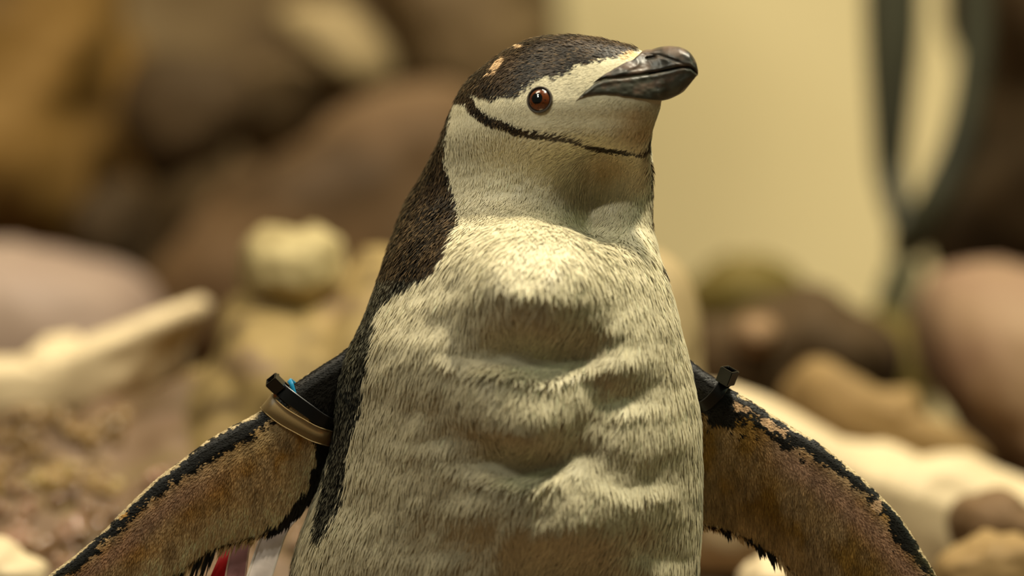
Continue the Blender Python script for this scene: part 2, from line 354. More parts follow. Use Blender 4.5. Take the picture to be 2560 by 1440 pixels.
# ------------------------------------------------------------------ the penguin's body
PENG = empty('chinstrap_penguin', (0.0, 0.02, 0.0), 'chinstrap penguin standing with flippers spread and head turned, banded on both flippers', 'penguin')
HEADC = -90
TAB = np.array([  # v, left, right, centre depth, half depth, turn
 (94, 1396, 1414, -90, 6, .50), (97, 1356, 1454, -90, 34, .50), (102, 1330, 1484, -90, 56, .50), (110, 1305, 1518, -90, 80, .50),
 (120, 1283, 1554, -90, 98, .50), (130, 1265, 1588, -90, 111, .50), (140, 1249, 1608, -90, 120, .50), (155, 1227, 1630, -90, 131, .50),
 (175, 1201, 1646, -90, 142, .50), (200, 1173, 1653, -90, 150, .50), (225, 1153, 1654, -90, 156, .50), (250, 1140, 1650, -90, 160, .50),
 (275, 1128, 1644, -86, 164, .50), (300, 1119, 1636, -78, 166, .50), (330, 1107, 1627, -68, 168, .50), (360, 1095, 1621, -48, 168, .48),
 (385, 1083, 1622, -26, 168, .44), (410, 1070, 1624, 2, 172, .38), (450, 1047, 1627, 42, 188, .30), (500, 1017, 1628, 66, 214, .24), (550, 996, 1629, 62, 252, .20),
 (600, 978, 1635, 42, 300, .17), (650, 961, 1647, 20, 336, .16), (700, 945, 1665, 8, 358, .15), (750, 928, 1679, 2, 374, .14),
 (800, 908, 1691, 0, 390, .14), (850, 884, 1703, 2, 400, .13), (900, 860, 1715, 4, 404, .13), (950, 846, 1727, 6, 404, .12),
 (1000, 838, 1737, 8, 402, .12), (1050, 833, 1744, 10, 400, .12), (1100, 826, 1748, 12, 398, .12), (1150, 815, 1749, 14, 396, .12),
 (1200, 803, 1749, 16, 394, .12), (1250, 785, 1748, 18, 392, .12), (1300, 765, 1747, 20, 390, .12), (1350, 747, 1745, 22, 388, .12),
 (1400, 733, 1743, 24, 386, .12), (1440, 725, 1740, 26, 384, .12), (1600, 700, 1735, 30, 384, .12), (1900, 690, 1730, 30, 400, .12),
 (2300, 720, 1700, 30, 430, .12), (2700, 800, 1620, 60, 380, .12), (3000, 890, 1530, 90, 320, .12), (3200, 990, 1430, 110, 240, .12),
 (3290, 1100, 1320, 120, 120, .12), (3300, 1180, 1240, 120, 40, .12)], float)

def tab(v):
    return [pchip(TAB[:, 0], TAB[:, k], v) for k in range(1, 6)]
def bulge(u, v):
    """Folds of the breast and belly: full above, tucked in sharply below."""
    d = np.zeros(np.shape(u))
    for u0, v0, su, up, dn, a in [(1335, 752, 150, 150, 152, 98), (1300, 1030, 115, 120, 132, 72), (1405, 1268, 190, 120, 190, 72),
                                  (1575, 880, 95, 110, 110, 20), (1600, 1080, 110, 120, 110, 18), (1650, 1250, 90, 120, 120, 16), (1080, 960, 130, 160, 120, 8), (1070, 1230, 150, 160, 120, 8)]:
        x = (v - v0) + 22 * ((u - u0) / su) ** 2 + 5 * np.sin(u / 31.0 + v0)
        low_ = -.55
        fall = low_ + (1 - low_) * (.5 + .5 * np.cos(np.pi * np.clip(x / dn, 0, 1)))
        prof = np.where(x < 0, np.exp(-(x / up) ** 2), np.where(x < dn, fall, low_ * (1 - sstep(0, 34, x - dn))))
        d += a * prof * np.exp(-np.abs((u - u0) / su) ** 2.6)
    # hollow of the throat under the chin
    d -= 138 * np.exp(-((u - 1514) / 102) ** 2 - ((v - 496) / 88) ** 2)
    return d

def body_pt(v, t):
    """Chart position for height v and angle t (0 right, pi/2 towards the front)."""
    L, R, cy, b, k = tab(v)
    a = (R - L) / 2; cx = (L + R) / 2
    egg = 0.32 * (1 - sstep(300, 420, v))
    dx = a * np.cos(t)
    s = np.sin(t)
    dy = b * s * (1 - egg * np.cos(t))
    return cx + dx, v, cy - dy - k * dx

vs = np.unique(np.concatenate([94 + 46 * np.linspace(0, 1, 22) ** 1.7, np.arange(140, 1460, 4.0), np.arange(1460, 3290, 30), [3290, 3296, 3300]]))
NT = 340
ts = np.linspace(0, 2 * np.pi, NT, endpoint=False)
Vg, Tg = np.meshgrid(vs, ts, indexing='ij')
bu, bv, by = body_pt(Vg, Tg)
# normals in chart space (outward) for pushing folds and clumps
P3 = np.stack([bu, by, -bv], -1)
def grid_normals(P, wrap=True):
    dr = np.gradient(P, axis=0)
    dc = (np.roll(P, -1, 1) - np.roll(P, 1, 1)) if wrap else np.gradient(P, axis=1)
    n = np.cross(dc, dr); n /= np.linalg.norm(n, axis=-1)[..., None] + 1e-12
    return n
def outward(P, N):
    c = P.mean(1, keepdims=True)
    flip = np.sum((P - c) * N, -1).mean() < 0
    return -N if flip else N
N3 = outward(P3, grid_normals(P3))
front = np.clip(np.sin(Tg), 0, 1)
disp = bulge(bu, bv) * front
pc = np.stack([bu / 38.0 + bv / 150.0, by / 60.0, bv / 70.0], -1)
belly = sstep(560, 680, bv)
disp += belly * front * 3.2 * fbm(pc, 21, 2) + (1 - belly) * sstep(380, 430, bv) * front * 2.0 * fbm(np.stack([bu / 22., by / 40., bv / 22.], -1), 31, 2)
disp += belly * front * 7.0 * fbm(np.stack([bu / 120. + bv / 300., by / 200., bv / 90.], -1), 41, 2)
P3 = P3 + N3 * disp[..., None]
N3 = outward(P3, grid_normals(P3))
BODY_W = chart(P3[..., 0], -P3[..., 2], P3[..., 1])

# ---- plumage chart
CAP = [(1100, 262), (1127, 252), (1155, 247), (1172, 238), (1182, 232), (1196, 238), (1209, 242), (1231, 249), (1242, 240), (1248, 238), (1264, 243), (1292, 243), (1308, 232), (1318, 222), (1327, 213),
       (1352, 200), (1387, 197), (1415, 189), (1424, 176), (1431, 169), (1456, 169), (1483, 161), (1510, 156), (1543, 149), (1570, 142), (1590, 136), (1600, 120), (1600, 60), (1100, 60)]
STRAP = [(1150, 246), (1174, 253), (1182, 273), (1201, 290), (1223, 305), (1250, 314), (1278, 325), (1308, 336), (1346, 343), (1387, 346), (1428, 353), (1456, 364), (1489, 375), (1527, 380), (1565, 384), (1606, 388), (1621, 376), (1627, 345)]
BACK = [(1000, 230), (1128, 250), (1120, 275), (1116, 298), (1112, 347), (1109, 388), (1122, 445), (1135, 485), (1144, 522), (1150, 571), (1135, 617), (1102, 667), (1053, 701), (1007, 720), (976, 740), (957, 770), (952, 808), (942, 866),
        (928, 933), (909, 1017), (886, 1087), (877, 1181), (858, 1251), (839, 1298), (806, 1350), (790, 1340), (797, 1275), (811, 1181), (822, 1130), (700, 1110), (600, 600)]
RIGHT = [(1629, 505), (1632, 598), (1640, 648), (1655, 694), (1678, 724), (1688, 752), (1699, 800), (1709, 850), (1719, 890), (1727, 930), (1738, 960), (1900, 960), (1900, 480)]
REAR = [(700, 1330), (752, 1262), (758, 1300), (744, 1369), (742, 1440), (742, 1700), (600, 1700)]
BILLZONE = [(1440, 257), (1455, 241), (1470, 227), (1485, 212), (1500, 201), (1520, 189), (1545, 174), (1560, 166), (1578, 160), (1592, 140), (1620, 110), (1760, 110), (1760, 264), (1640, 264), (1600, 261), (1560, 256), (1520, 251), (1490, 250), (1470, 252), (1452, 257)]

def plumage(u, v, yu, isfront, jit):
    """Colour (linear) and region code of the plumage: 0 white face, 1 black cap, 2 white neck, 3 black back, 4 belly, 5 dark flank."""
    nz = fbm(np.stack([u / 14., v / 14., yu / 14.], -1), 51, 2)
    uu = u + jit * 5 + 3 * nz; vv = v + jit * 4 + 3 * nz
    cap = inside(uu, vv, CAP) & isfront
    d, fr = poly_dist(u + 1.0 * jit, v + 1.2 * jit + 1.5 * nz, STRAP)
    strap = (d < np.interp(fr, [0, .15, .4, .6, 1], [12, 11, 9, 7, 6])) & isfront
    back = inside(uu, vv, BACK) | inside(uu, vv, RIGHT) | inside(uu, vv, REAR)
    blackrear = (~isfront) & ~((v > 170) & (v < 400) & (u > 1480))
    blackrear &= ~((v > 930) & (u > 1250) & (yu < 110))
    white = ~(cap | strap | (back & isfront) | blackrear)
    n1 = fbm(np.stack([u / 60., v / 90., yu / 60.], -1), 61, 3)
    W = lin((226, 216, 184)); Wc = lin((214, 210, 184)); Bk = lin((30, 25, 19)); Br = lin((66, 51, 35)); Fl = lin((36, 37, 33))
    col = np.where((n1 * 0.5 + 0.5)[..., None] > 0.5, W, W * 0.96 + Wc * 0.04) * (1 + 0.06 * n1)[..., None]
    tb = np.clip(0.5 + 0.6 * n1 + 0.25 * jit, 0, 1)[..., None]
    dark = Bk * (1 - tb) + Br * tb
    low = sstep(640, 780, v)[..., None]
    dark = dark * (1 - low) + (Fl * (0.8 + 0.4 * tb)) * low
    col = np.where(white[..., None], col, dark)
    # ochre tint on chin and throat
    st = np.exp(-((u - 1600) / 52) ** 2 - ((v - 318) / 42) ** 2) * 0.75 + np.exp(-((u - 1530) / 60) ** 2 - ((v - 425) / 40) ** 2) * 0.55
    st = np.clip(st * (1 + 0.4 * n1), 0, 1) * isfront
    oc = lin((196, 150, 84))
    col = np.where(white[..., None], col * (1 - st[..., None]) + oc * st[..., None], col)
    # bare marks on the crown
    def blot(cx, cy, rx, ry, ang):
        a = math.radians(ang); x = (u - cx) * math.cos(a) + (v - cy) * math.sin(a); y = -(u - cx) * math.sin(a) + (v - cy) * math.cos(a)
        return (x / rx) ** 2 + (y / ry) ** 2 + 0.5 * nz < 1
    mk = (blot(1250, 162, 22, 9, -48) | blot(1240, 182, 11, 4, -20) | blot(1304, 117, 9, 4, 35) | blot(1226, 186, 6, 2.5, 0)) & isfront
    col = np.where(mk[..., None], lin((216, 182, 140)), col)
    mk2 = blot(1572, 150, 22, 8, -22) & isfront
    col = np.where(mk2[..., None], lin((220, 186, 136)), col)
    region = np.where(white, np.where(v < 330, 0, np.where(v < 560, 2, 4)), np.where(cap | strap, 1, np.where(v < 690, 3, 5)))
    return col, region

isf = np.sin(Tg) > -0.05
bcol, breg = plumage(P3[..., 0], -P3[..., 2], P3[..., 1], isf, np.zeros_like(bu))
bcol = bcol * 0.9

# ---- flippers
FL = dict(
 lead=[(930, 800), (890, 850), (850, 884), (800, 916), (745, 953), (700, 985), (645, 1031), (580, 1066), (520, 1101), (460, 1146), (400, 1191), (350, 1236), (300, 1286), (250, 1336), (200, 1379), (120, 1441), (40, 1520), (-10, 1592)],
 trail=[(960, 1150), (900, 1150), (860, 1160), (828, 1172), (803, 1203), (778, 1247), (737, 1293), (694, 1321), (662, 1333), (625, 1343), (575, 1357), (528, 1372), (497, 1392), (465, 1416), (420, 1445), (330, 1500), (190, 1565), (-5, 1606)],
 mid=[(0, 60), (.15, 36), (.3, 24), (.6, 14), (1, 0)])
FR = dict(
 lead=[(1610, 760), (1660, 830), (1705, 882), (1735, 907), (1760, 927), (1790, 947), (1820, 969), (1850, 986), (1900, 1016), (1950, 1049), (2000, 1079), (2050, 1109), (2100, 1149), (2150, 1191), (2200, 1239), (2240, 1281), (2275, 1331), (2305, 1381), (2340, 1441), (2380, 1531), (2402, 1612)],
 trail=[(1600, 1300), (1660, 1302), (1700, 1304), (1740, 1308), (1765, 1314), (1800, 1322), (1830, 1330), (1855, 1340), (1890, 1360), (1920, 1380), (1950, 1398), (1975, 1420), (2000, 1446), (2030, 1475), (2060, 1508), (2100, 1542), (2140, 1572), (2230, 1622), (2320, 1648), (2370, 1642), (2398, 1624)],
 mid=[(0, 70), (.15, 50), (.3, 36), (.6, 24), (1, 10)])

def flip_grid(F, nu=150, nc=56):
    q = np.linspace(0, 1, nu)
    Lc = smooth_path(F['lead'], nu); Tc = smooth_path(F['trail'], nu)
    m = np.array(F['mid']); Ym = pchip(m[:, 0], m[:, 1], q)
    f = np.linspace(0, 1, nc) ** 1.25
    T = np.interp(q, [0, .25, .6, 1], [30, 27, 21, 8])
    prof = np.interp(f, [0, .02, .06, .14, .3, .6, .9, 1], [0.0, .42, .75, 1.0, .92, .58, .24, .05])
    Uc = Lc[:, None, 0] * (1 - f) + Tc[:, None, 0] * f; Vc = Lc[:, None, 1] * (1 - f) + Tc[:, None, 1] * f
    H = T[:, None] * prof[None]
    bow = -10 * np.sin(np.pi * f)[None] * np.ones((nu, 1))
    return q, f, Uc, Vc, Ym[:, None] + bow - H, Ym[:, None] + bow + H

def flipper_color(side, u, v, f, q, frontside, jit):
    nz = fbm(np.stack([u / 16., v / 16., 0 * u], -1), 71, 3); n2 = fbm(np.stack([u / 55., v / 55., 0 * u], -1), 75, 3); n3 = fbm(np.stack([u / 9., v / 30., 0 * u], -1), 79, 2)
    blk = lin((22, 20, 16)); pale = lin((208, 186, 144)); tan = lin((176, 148, 106)); och = lin((150, 112, 52)); pink = lin((150, 118, 98)); rim = lin((206, 186, 146)); olive = lin((84, 76, 30))
    one = np.ones(np.shape(u))[..., None]
    a = np.clip(0.5 + 1.1 * n2, 0, 1)[..., None]
    if side == 'l':
        base = tan * (1 - a) + och * a
        k = sstep(0.5, 0.85, f + 0.12 * n2)[..., None]; base = base * (1 - k) + pale * k
        k = (np.exp(-((f - 0.30) / 0.13) ** 2) * sstep(.35, .6, q) * 0.8)[..., None]; base = base * (1 - k) + pink * k
        k = (np.exp(-((f - 0.24) / 0.10) ** 2) * (1 - sstep(.35, .6, q)) * 0.6)[..., None]; base = base * (1 - k) + pale * 0.75 * k
        bandw = np.interp(q, [0, .20, .24, .28, .45, .65, .78, .84, .9, 1], [1.2, .5, .19, .165, .17, .15, .12, .20, .13, .13])
        dark = f < bandw * (1 + 0.30 * nz) + 0.02 * jit
        root = (q < 0.225 + 0.010 * nz)
        d, _ = poly_dist(u, v, [(812, 1160), (803, 1190), (790, 1222), (760, 1268), (715, 1306), (668, 1328)])
        tr = d < np.interp(u, [660, 700, 760, 800, 840], [12, 14, 24, 22, 12]) * (1 + .4 * nz)
        sp = ((u - 312) / 10) ** 2 + ((v - 1283) / 13) ** 2 < 1 + nz
        isblk = (dark | root | tr) & ~sp; base = base * 1.35
        tipol = sstep(.84, .92, q) * (f < .25)
    else:
        base = tan * 0.72 * (1 - a) + lin((134, 104, 50)) * a
        k = (np.exp(-((f - 0.26) / 0.12) ** 2) * sstep(.35, .5, q) * 0.85)[..., None]; base = base * (1 - k) + pink * k
        k = sstep(0.75, 0.95, f + 0.1 * n2)[..., None]; base = base * (1 - k) + tan * 0.9 * k
        bandw = np.interp(q, [0, .20, .30, .36, .42, .5, .6, .72, .78, .83, .88, 1], [.30, .30, .26, .22, .18, .16, .12, .10, .18, .13, .10, .1])
        dark = f < bandw * (1 + 0.45 * nz) + 0.02 * jit
        root = (q < 0.30 + 0.02 * nz) & (f < .27 + .02 * nz)
        gap = (poly_dist(u, v, [(1835, 1012), (1870, 1022), (1910, 1052), (1955, 1080)])[0] < 8 + 9 * nz) | (((u - 2185) / 14) ** 2 + ((v - 1262) / 13) ** 2 < 1 + 1.2 * nz)
        isblk = (dark | root) & ~gap
        base = base * 1.25; base = np.where(gap[..., None], lin((196, 162, 126)), base)
        tipol = sstep(.80, .9, q) * (f < .2)
    base = base * (1 + 0.30 * n3 + 0.12 * n2 + 0.1 * jit)[..., None]
    col = np.where(isblk[..., None], blk * (1 + 0.25 * n2[..., None]), base)
    k = (tipol * np.clip(.5 + n2, 0, 1))[..., None]; col = col * (1 - k * .6) + olive * k * .6
    isrim = (f < (0.028 if side == 'l' else 0.018) + 0.022 * nz) & (q > (.27 if side == 'l' else .33)) & (nz > -.45)
    col = np.where(isrim[..., None], rim, col)
    bcol_ = np.where((f < .02)[..., None], rim, lin((26, 24, 22)) * one)
    return np.where(np.asarray(frontside)[..., None] * one > 0, col, bcol_)

def closed_flipper(F, side):
    q, f, Uc, Vc, Yf, Yb = flip_grid(F)
    nu, nc = Uc.shape
    # ring round the chord: front lead->trail, then back trail->lead
    u = np.concatenate([Uc, Uc[:, -2:0:-1]], 1); v = np.concatenate([Vc, Vc[:, -2:0:-1]], 1)
    y = np.concatenate([Yf, Yb[:, -2:0:-1]], 1); y[:, nc - 1] = (Yf[:, -1] + Yb[:, -1]) / 2
    ff = np.concatenate([f, f[-2:0:-1]])[None] * np.ones((nu, 1)); qq = q[:, None] * np.ones_like(ff)
    fs = np.concatenate([np.ones(nc), np.zeros(nc - 2)])[None] * np.ones((nu, 1))
    W = chart(u, v, y); n = u.shape[1]
    col = flipper_color(side, u, v, ff, qq, fs, np.zeros_like(u))
    faces = [grid_faces(nu, n, True), np.arange(n)[None, ::-1], ((nu - 1) * n + np.arange(n))[None]]
    return W.reshape(-1, 3), faces, col.reshape(-1, 3), (u, v, y, ff, qq, fs)

Wl, Fl_f, Cl, Gl = closed_flipper(FL, 'l')
Wr, Fr_f, Cr, Gr = closed_flipper(FR, 'r')
nr_, nc_ = Vg.shape
top = chart(1405, 93.6, 40); bot = chart(1210, 3301, 120)
nb = nr_ * nc_
kk = np.arange(nc_); k2 = (kk + 1) % nc_
BW = np.concatenate([BODY_W.reshape(-1, 3), [top], [bot]])
capf = np.concatenate([np.stack([np.full(nc_, nb), kk, k2], -1), np.stack([np.full(nc_, nb + 1), (nr_ - 1) * nc_ + k2, (nr_ - 1) * nc_ + kk], -1)])
BC = np.concatenate([bcol.reshape(-1, 3), [lin((40, 32, 25))], [lin((220, 210, 190))]])
bq = grid_faces(nr_, nc_, True)

def fix_normals(o):
    bm = bmesh.new(); bm.from_mesh(o.data); bmesh.ops.recalc_face_normals(bm, faces=bm.faces); bm.to_mesh(o.data); bm.free()
body = mesh_np('body', BW, [bq[:, ::-1], capf], M_skin, PENG)
fix_normals(body)
base = np.array(PENG.location)
tl = mesh_np('tmp_a', Wl, Fl_f, M_skin, base=base); tr_ = mesh_np('tmp_b', Wr, Fr_f, M_skin, base=base)
for o in (tl, tr_):
    fix_normals(o); o.location = base
    md = body.modifiers.new('join', 'BOOLEAN'); md.operation = 'UNION'; md.solver = 'EXACT'; md.object = o
dg = bpy.context.evaluated_depsgraph_get(); dg.update()
ev = body.evaluated_get(dg)
nm = bpy.data.meshes.new_from_object(ev, depsgraph=dg)
body.modifiers.clear()
old = body.data; body.data = nm; bpy.data.meshes.remove(old); nm.name = 'body'
for o in (tl, tr_): bpy.data.objects.remove(o)
src = np.concatenate([BW, Wl, Wr]) - base; sc = np.concatenate([BC, Cl * 0.9, Cr * 0.9])
kd = kdtree.KDTree(len(src))
for i, p in enumerate(src): kd.insert(p, i)
kd.balance()
co = np.empty(len(nm.vertices) * 3, np.float32); nm.vertices.foreach_get('co', co)
idx = np.array([kd.find(p)[1] for p in co.reshape(-1, 3)])
att = nm.attributes.new('tint', 'FLOAT_COLOR', 'POINT')
att.data.foreach_set('color', np.concatenate([sc[idx], np.ones((len(idx), 1))], 1).astype(np.float32).ravel())
nm.polygons.foreach_set('use_smooth', np.ones(len(nm.polygons), bool))
if not nm.materials: nm.materials.append(M_skin)

# ------------------------------------------------------------------ feathers
FEATH = dict(V=[], N=[], C=[])
def feathers(P, N, D, Ln, Wd, lift, col, tipcol, bend=0.0):
    """Lancet feathers: P roots (metres), N skin normal, D direction, lengths and widths in metres."""
    D = D - np.sum(D * N, -1, keepdims=True) * N; D /= np.linalg.norm(D, axis=-1, keepdims=True) + 1e-9
    Sd = np.cross(N, D)
    roll = rng.normal(0, 0.22, len(P))[:, None]
    Sd = Sd * np.cos(roll) + N * np.sin(roll)
    L = Ln[:, None]; Wd = Wd[:, None]; lf = lift[:, None]
    r = P - N * 0.0003
    m = P + D * L * 0.5 + N * L * lf * 0.75
    t = P + D * L + N * L * lf * (1.0 - bend)
    V = np.stack([r - Sd * Wd * .3, r + Sd * Wd * .3, m + Sd * Wd * .5, m - Sd * Wd * .5, t], 1)
    FEATH['V'].append(V)
    FEATH['N'].append(np.repeat(N[:, None], 5, 1))
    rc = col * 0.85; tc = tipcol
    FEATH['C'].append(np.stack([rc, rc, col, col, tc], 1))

# sample the body grid
W4 = BODY_W
c00 = W4[:-1]; c01 = np.roll(W4, -1, 1)[:-1]; c10 = W4[1:]; c11 = np.roll(W4, -1, 1)[1:]
area_px = np.linalg.norm(np.cross(c01 - c00, c10 - c00), axis=-1) / U ** 2
um = P3[:-1, :, 0]; vm = -P3[:-1, :, 2]; reg = breg[:-1]; fr_ = np.sin(Tg[:-1]) > -0.35
dens = np.select([reg == 0, reg == 1, reg == 2, reg == 3, reg == 4, reg == 5], [1 / 10, 1 / 10, 1 / 13, 1 / 16, 1 / 18, 1 / 20])
dens = np.where(fr_, dens, 1 / 90.) * np.where(vm > 1480, 0.06, 1)
dens = np.where(vm > 2600, 0, dens)
cnt = rng.poisson(np.clip(area_px * dens, 0, 50))
ri, ci = np.nonzero(cnt); rep = cnt[ri, ci]; ri = np.repeat(ri, rep); ci = np.repeat(ci, rep)
a = rng.random(len(ri))[:, None]; b = rng.random(len(ri))[:, None]
bil = lambda G: G[ri, ci] * (1 - a) * (1 - b) + G[ri, (ci + 1) % NT] * a * (1 - b) + G[ri + 1, ci] * (1 - a) * b + G[ri + 1, (ci + 1) % NT] * a * b
pc3 = bil(P3); nn = bil(N3); nn /= np.linalg.norm(nn, axis=-1, keepdims=True)
fu, fy, fv = pc3[:, 0], pc3[:, 1], -pc3[:, 2]
ffr = np.sin(ts[ci]) > -0.05
keep = ~(inside(fu, fv, BILLZONE)) & ~((np.hypot((fu - 1348), (fv - 258)) < 31) & ffr) & ~((fu > 1600) & (fv > 125) & (fv < 258))
pc3, nn, fu, fy, fv, ffr = pc3[keep], nn[keep], fu[keep], fy[keep], fv[keep], ffr[keep]
n = len(fu); jit = rng.normal(0, 1, n)
col, reg = plumage(fu, fv, fy, ffr, np.clip(jit, -2, 2))
rx, rv = fu - 1640, fv - 175; r = np.hypot(rx, rv) + 1e-6
wg = 1 - sstep(260, 520, r)
cl = fbm(np.stack([fu / 45., fy / 80., fv / 60.], -1), 81, 2)
lean = -0.10 - 0.16 * sstep(650, 900, fv)
dx = rx / r * wg + (lean + 0.22 * cl) * (1 - wg); dz = -(rv / r * wg + 1.0 * (1 - wg))
# back of neck and flank sweep slightly away from the breast
D = np.stack([dx + rng.normal(0, .16, n), -0.25 * (reg == 0) + rng.normal(0, .08, n), dz + rng.normal(0, .1, n)], -1)
Ln = np.select([reg == 0, reg == 1, reg == 2, reg == 3, reg == 4, reg == 5], [12., 15, 20, 20, 42, 19]) * rng.uniform(.7, 1.3, n)
Wd = np.select([reg == 0, reg == 1, reg == 2, reg == 3, reg == 4, reg == 5], [2.1, 2.8, 2.6, 3.8, 4.6, 5.2]) * rng.uniform(.8, 1.2, n)
Lf = np.select([reg == 0, reg == 1, reg == 2, reg == 3, reg == 4, reg == 5], [.05, .20, .12, .20, .10, .16]) * rng.uniform(.5, 1.5, n) + 0.05 * cl
strap_f = (reg == 1) & (fv > 246) & (poly_dist(fu, fv, STRAP)[0] < 16)
Ln = np.where(strap_f, 11, Ln)
bright = (1 + np.where(reg == 0, .05, .10) * rng.normal(0, 1, n))[:, None]
col = np.clip(col * bright, 0.002, 0.9)
gl = rng.random((n, 1)) * np.where(np.isin(reg, (1, 3, 5)), 1, 0)[:, None]
g5 = (gl > .55) & (reg == 5)[:, None]; g3 = ((gl > .68) & (reg == 3)[:, None]) | ((gl > .85) & (reg == 1)[:, None])
col = np.where(g5, col * .55 + lin((112, 110, 94)) * .45, np.where(g3, col * .6 + lin((112, 90, 62)) * .4, col))  # random dark feathers lightened as painted glints
tipc = np.where(g5, lin((150, 146, 126)), np.where(g3, lin((132, 108, 76)), col * 1.04))
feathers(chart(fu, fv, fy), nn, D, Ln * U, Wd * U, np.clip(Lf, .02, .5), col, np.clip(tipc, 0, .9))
nbody = n

# flippers
def flipper_feathers(G, side, trail):
    u, v, y, ff, qq, fs = G
    P = np.stack([u, y, -v], -1); N = grid_normals(P)
    # outward: front side must look towards -y
    sgn = -np.sign(N[:, 5:40, 1].mean()); N = N * sgn
    ar = np.linalg.norm(np.cross(np.roll(P, -1, 1)[:-1] - P[:-1], P[1:] - P[:-1]), axis=-1)
    de = np.where(fs[:-1] > 0, 1 / 10., 1 / 45.)
    c = rng.poisson(np.clip(ar * de, 0, 30)); ri, ci = np.nonzero(c); rp = c[ri, ci]; ri = np.repeat(ri, rp); ci = np.repeat(ci, rp)
    a = rng.random(len(ri))[:, None]; b = rng.random(len(ri))[:, None]; nC = u.shape[1]
    bl = lambda G_: G_[ri, ci] * (1 - a) * (1 - b) + G_[ri, (ci + 1) % nC] * a * (1 - b) + G_[ri + 1, ci] * (1 - a) * b + G_[ri + 1, (ci + 1) % nC] * a * b
    p = bl(P); nrm = bl(N); nrm /= np.linalg.norm(nrm, axis=-1, keepdims=True) + 1e-9
    f = bl(ff[..., None])[:, 0]; q = bl(qq[..., None])[:, 0]; s = fs[ri, ci]
    uu, yy, vv = p[:, 0], p[:, 1], -p[:, 2]; n = len(uu); j = rng.normal(0, 1, n)
    tx = (-1 if side == 'l' else 1)
    k = sstep(.15, .4, f)
    D = np.stack([tx * (0.85 * (1 - k) + (0.30 if side == 'l' else .05) * k) + rng.normal(0, .12, n), rng.normal(0, .05, n), -(0.35 * (1 - k) + 1.0 * k) + rng.normal(0, .1, n)], -1)
    col = np.clip(flipper_color(side, uu, vv, f, q, s, j) * (1 + .12 * rng.normal(0, 1, n))[:, None], .002, .9)
    Ln = np.interp(f, [0, .2, .5, 1], [9, 10, 14, 24]) * rng.uniform(.7, 1.3, n); Wd = np.interp(f, [0, .5, 1], [3.6, 2.0, 2.2]) * rng.uniform(.8, 1.2, n)
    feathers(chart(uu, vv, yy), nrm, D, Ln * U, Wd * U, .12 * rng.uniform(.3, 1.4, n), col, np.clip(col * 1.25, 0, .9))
    # long fringe along the trailing edge
    tp = smooth_path(trail, 900); seg = np.concatenate([[0], np.cumsum(np.hypot(*np.diff(tp, axis=0).T))])
    m = int(seg[-1] / 3.2); sq = np.sort(rng.uniform(0, seg[-1], m)); fu = np.interp(sq, seg, tp[:, 0]); fv = np.interp(sq, seg, tp[:, 1])
    qn = sq / seg[-1]; mid = pchip(*np.array((FL if side == 'l' else FR)['mid']).T, qn)
    clump = vnoise(np.stack([sq / 17., 0 * sq, 0 * sq], -1), 91); cl2 = vnoise(np.stack([sq / 42., 0 * sq, 0 * sq], -1), 95)
    Ln = np.interp(qn, [0, .2, .35, .45, .7, 1], [18, 18, 26, 58, 74, 56]) * (1 + .5 * clump) * rng.uniform(.8, 1.2, m)
    Wd = rng.uniform(5, 9, m)
    dk = (clump * .5 + cl2 * .8 + rng.normal(0, .12, m)) > (.62 if side == 'l' else .2)
    dk |= (qn < .33) & (qn > .16) & (side == 'l')
    col = np.where(dk[:, None], lin((24, 21, 14)), lin((200, 172, 126)) * (1 + .15 * rng.normal(0, 1, m))[:, None])
    if side == 'r': col = np.where((~dk & (qn < .75))[:, None], lin((222, 194, 152)), col)
    D = np.stack([tx * (0.32 if side == 'l' else .16) + rng.normal(0, .06, m), rng.normal(0, .05, m), np.full(m, -1.0)], -1)
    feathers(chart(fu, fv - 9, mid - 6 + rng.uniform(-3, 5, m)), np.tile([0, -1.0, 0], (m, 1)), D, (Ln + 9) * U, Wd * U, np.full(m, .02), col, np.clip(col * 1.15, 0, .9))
flipper_feathers(Gl, 'l', FL['trail']); flipper_feathers(Gr, 'r', FR['trail'])

V = np.concatenate(FEATH['V']); Nn = np.concatenate(FEATH['N']); Cc = np.concatenate(FEATH['C'])
k = np.arange(len(V))[:, None] * 5
quad = k + np.array([[0, 1, 2, 3]]); tri = k + np.array([[3, 2, 4]])
plum = mesh_np('plumage', V.reshape(-1, 3), [quad, tri], M_feather, PENG, {'tint': Cc.reshape(-1, 3), 'snorm': Nn.reshape(-1, 3)})
plum['kind'] = 'stuff'
print('feathers', len(V), 'body', nbody)

# ------------------------------------------------------------------ bill
MOUTH = np.array([(1436, 260), (1460, 237), (1485, 216.5), (1510, 207.5), (1560, 202.5), (1610, 195.5), (1660, 186.5), (1700, 179.5), (1715, 180.5), (1728, 190), (1736, 197)], float)
UTOP = np.array([(1436, 259), (1455, 241), (1470, 227), (1485, 212), (1500, 201), (1520, 189), (1545, 174), (1560, 166), (1576, 160), (1588, 148), (1600, 137), (1612, 132.5), (1622, 132.5), (1632, 130), (1645, 126.5), (1665, 125), (1690, 128), (1705, 134), (1715, 141), (1725, 154), (1732, 168), (1736, 186)], float)
LBOT = np.array([(1436, 262), (1450, 253), (1470, 248), (1490, 246), (1520, 246.5), (1560, 251.5), (1600, 256.5), (1640, 259.5), (1660, 257), (1690, 245), (1700, 239), (1715, 222), (1727, 207), (1733, 200), (1736, 198)], float)
FTOP = np.array([(1436, 95), (1500, 108), (1560, 122), (1590, 130), (1612, 131), (1632, 128), (1665, 124), (1690, 127), (1715, 140), (1732, 167), (1737, 184)], float)
FBOT = np.array([(1436, 340), (1560, 320), (1620, 285), (1660, 260), (1690, 247), (1715, 225), (1733, 203), (1737, 196)], float)
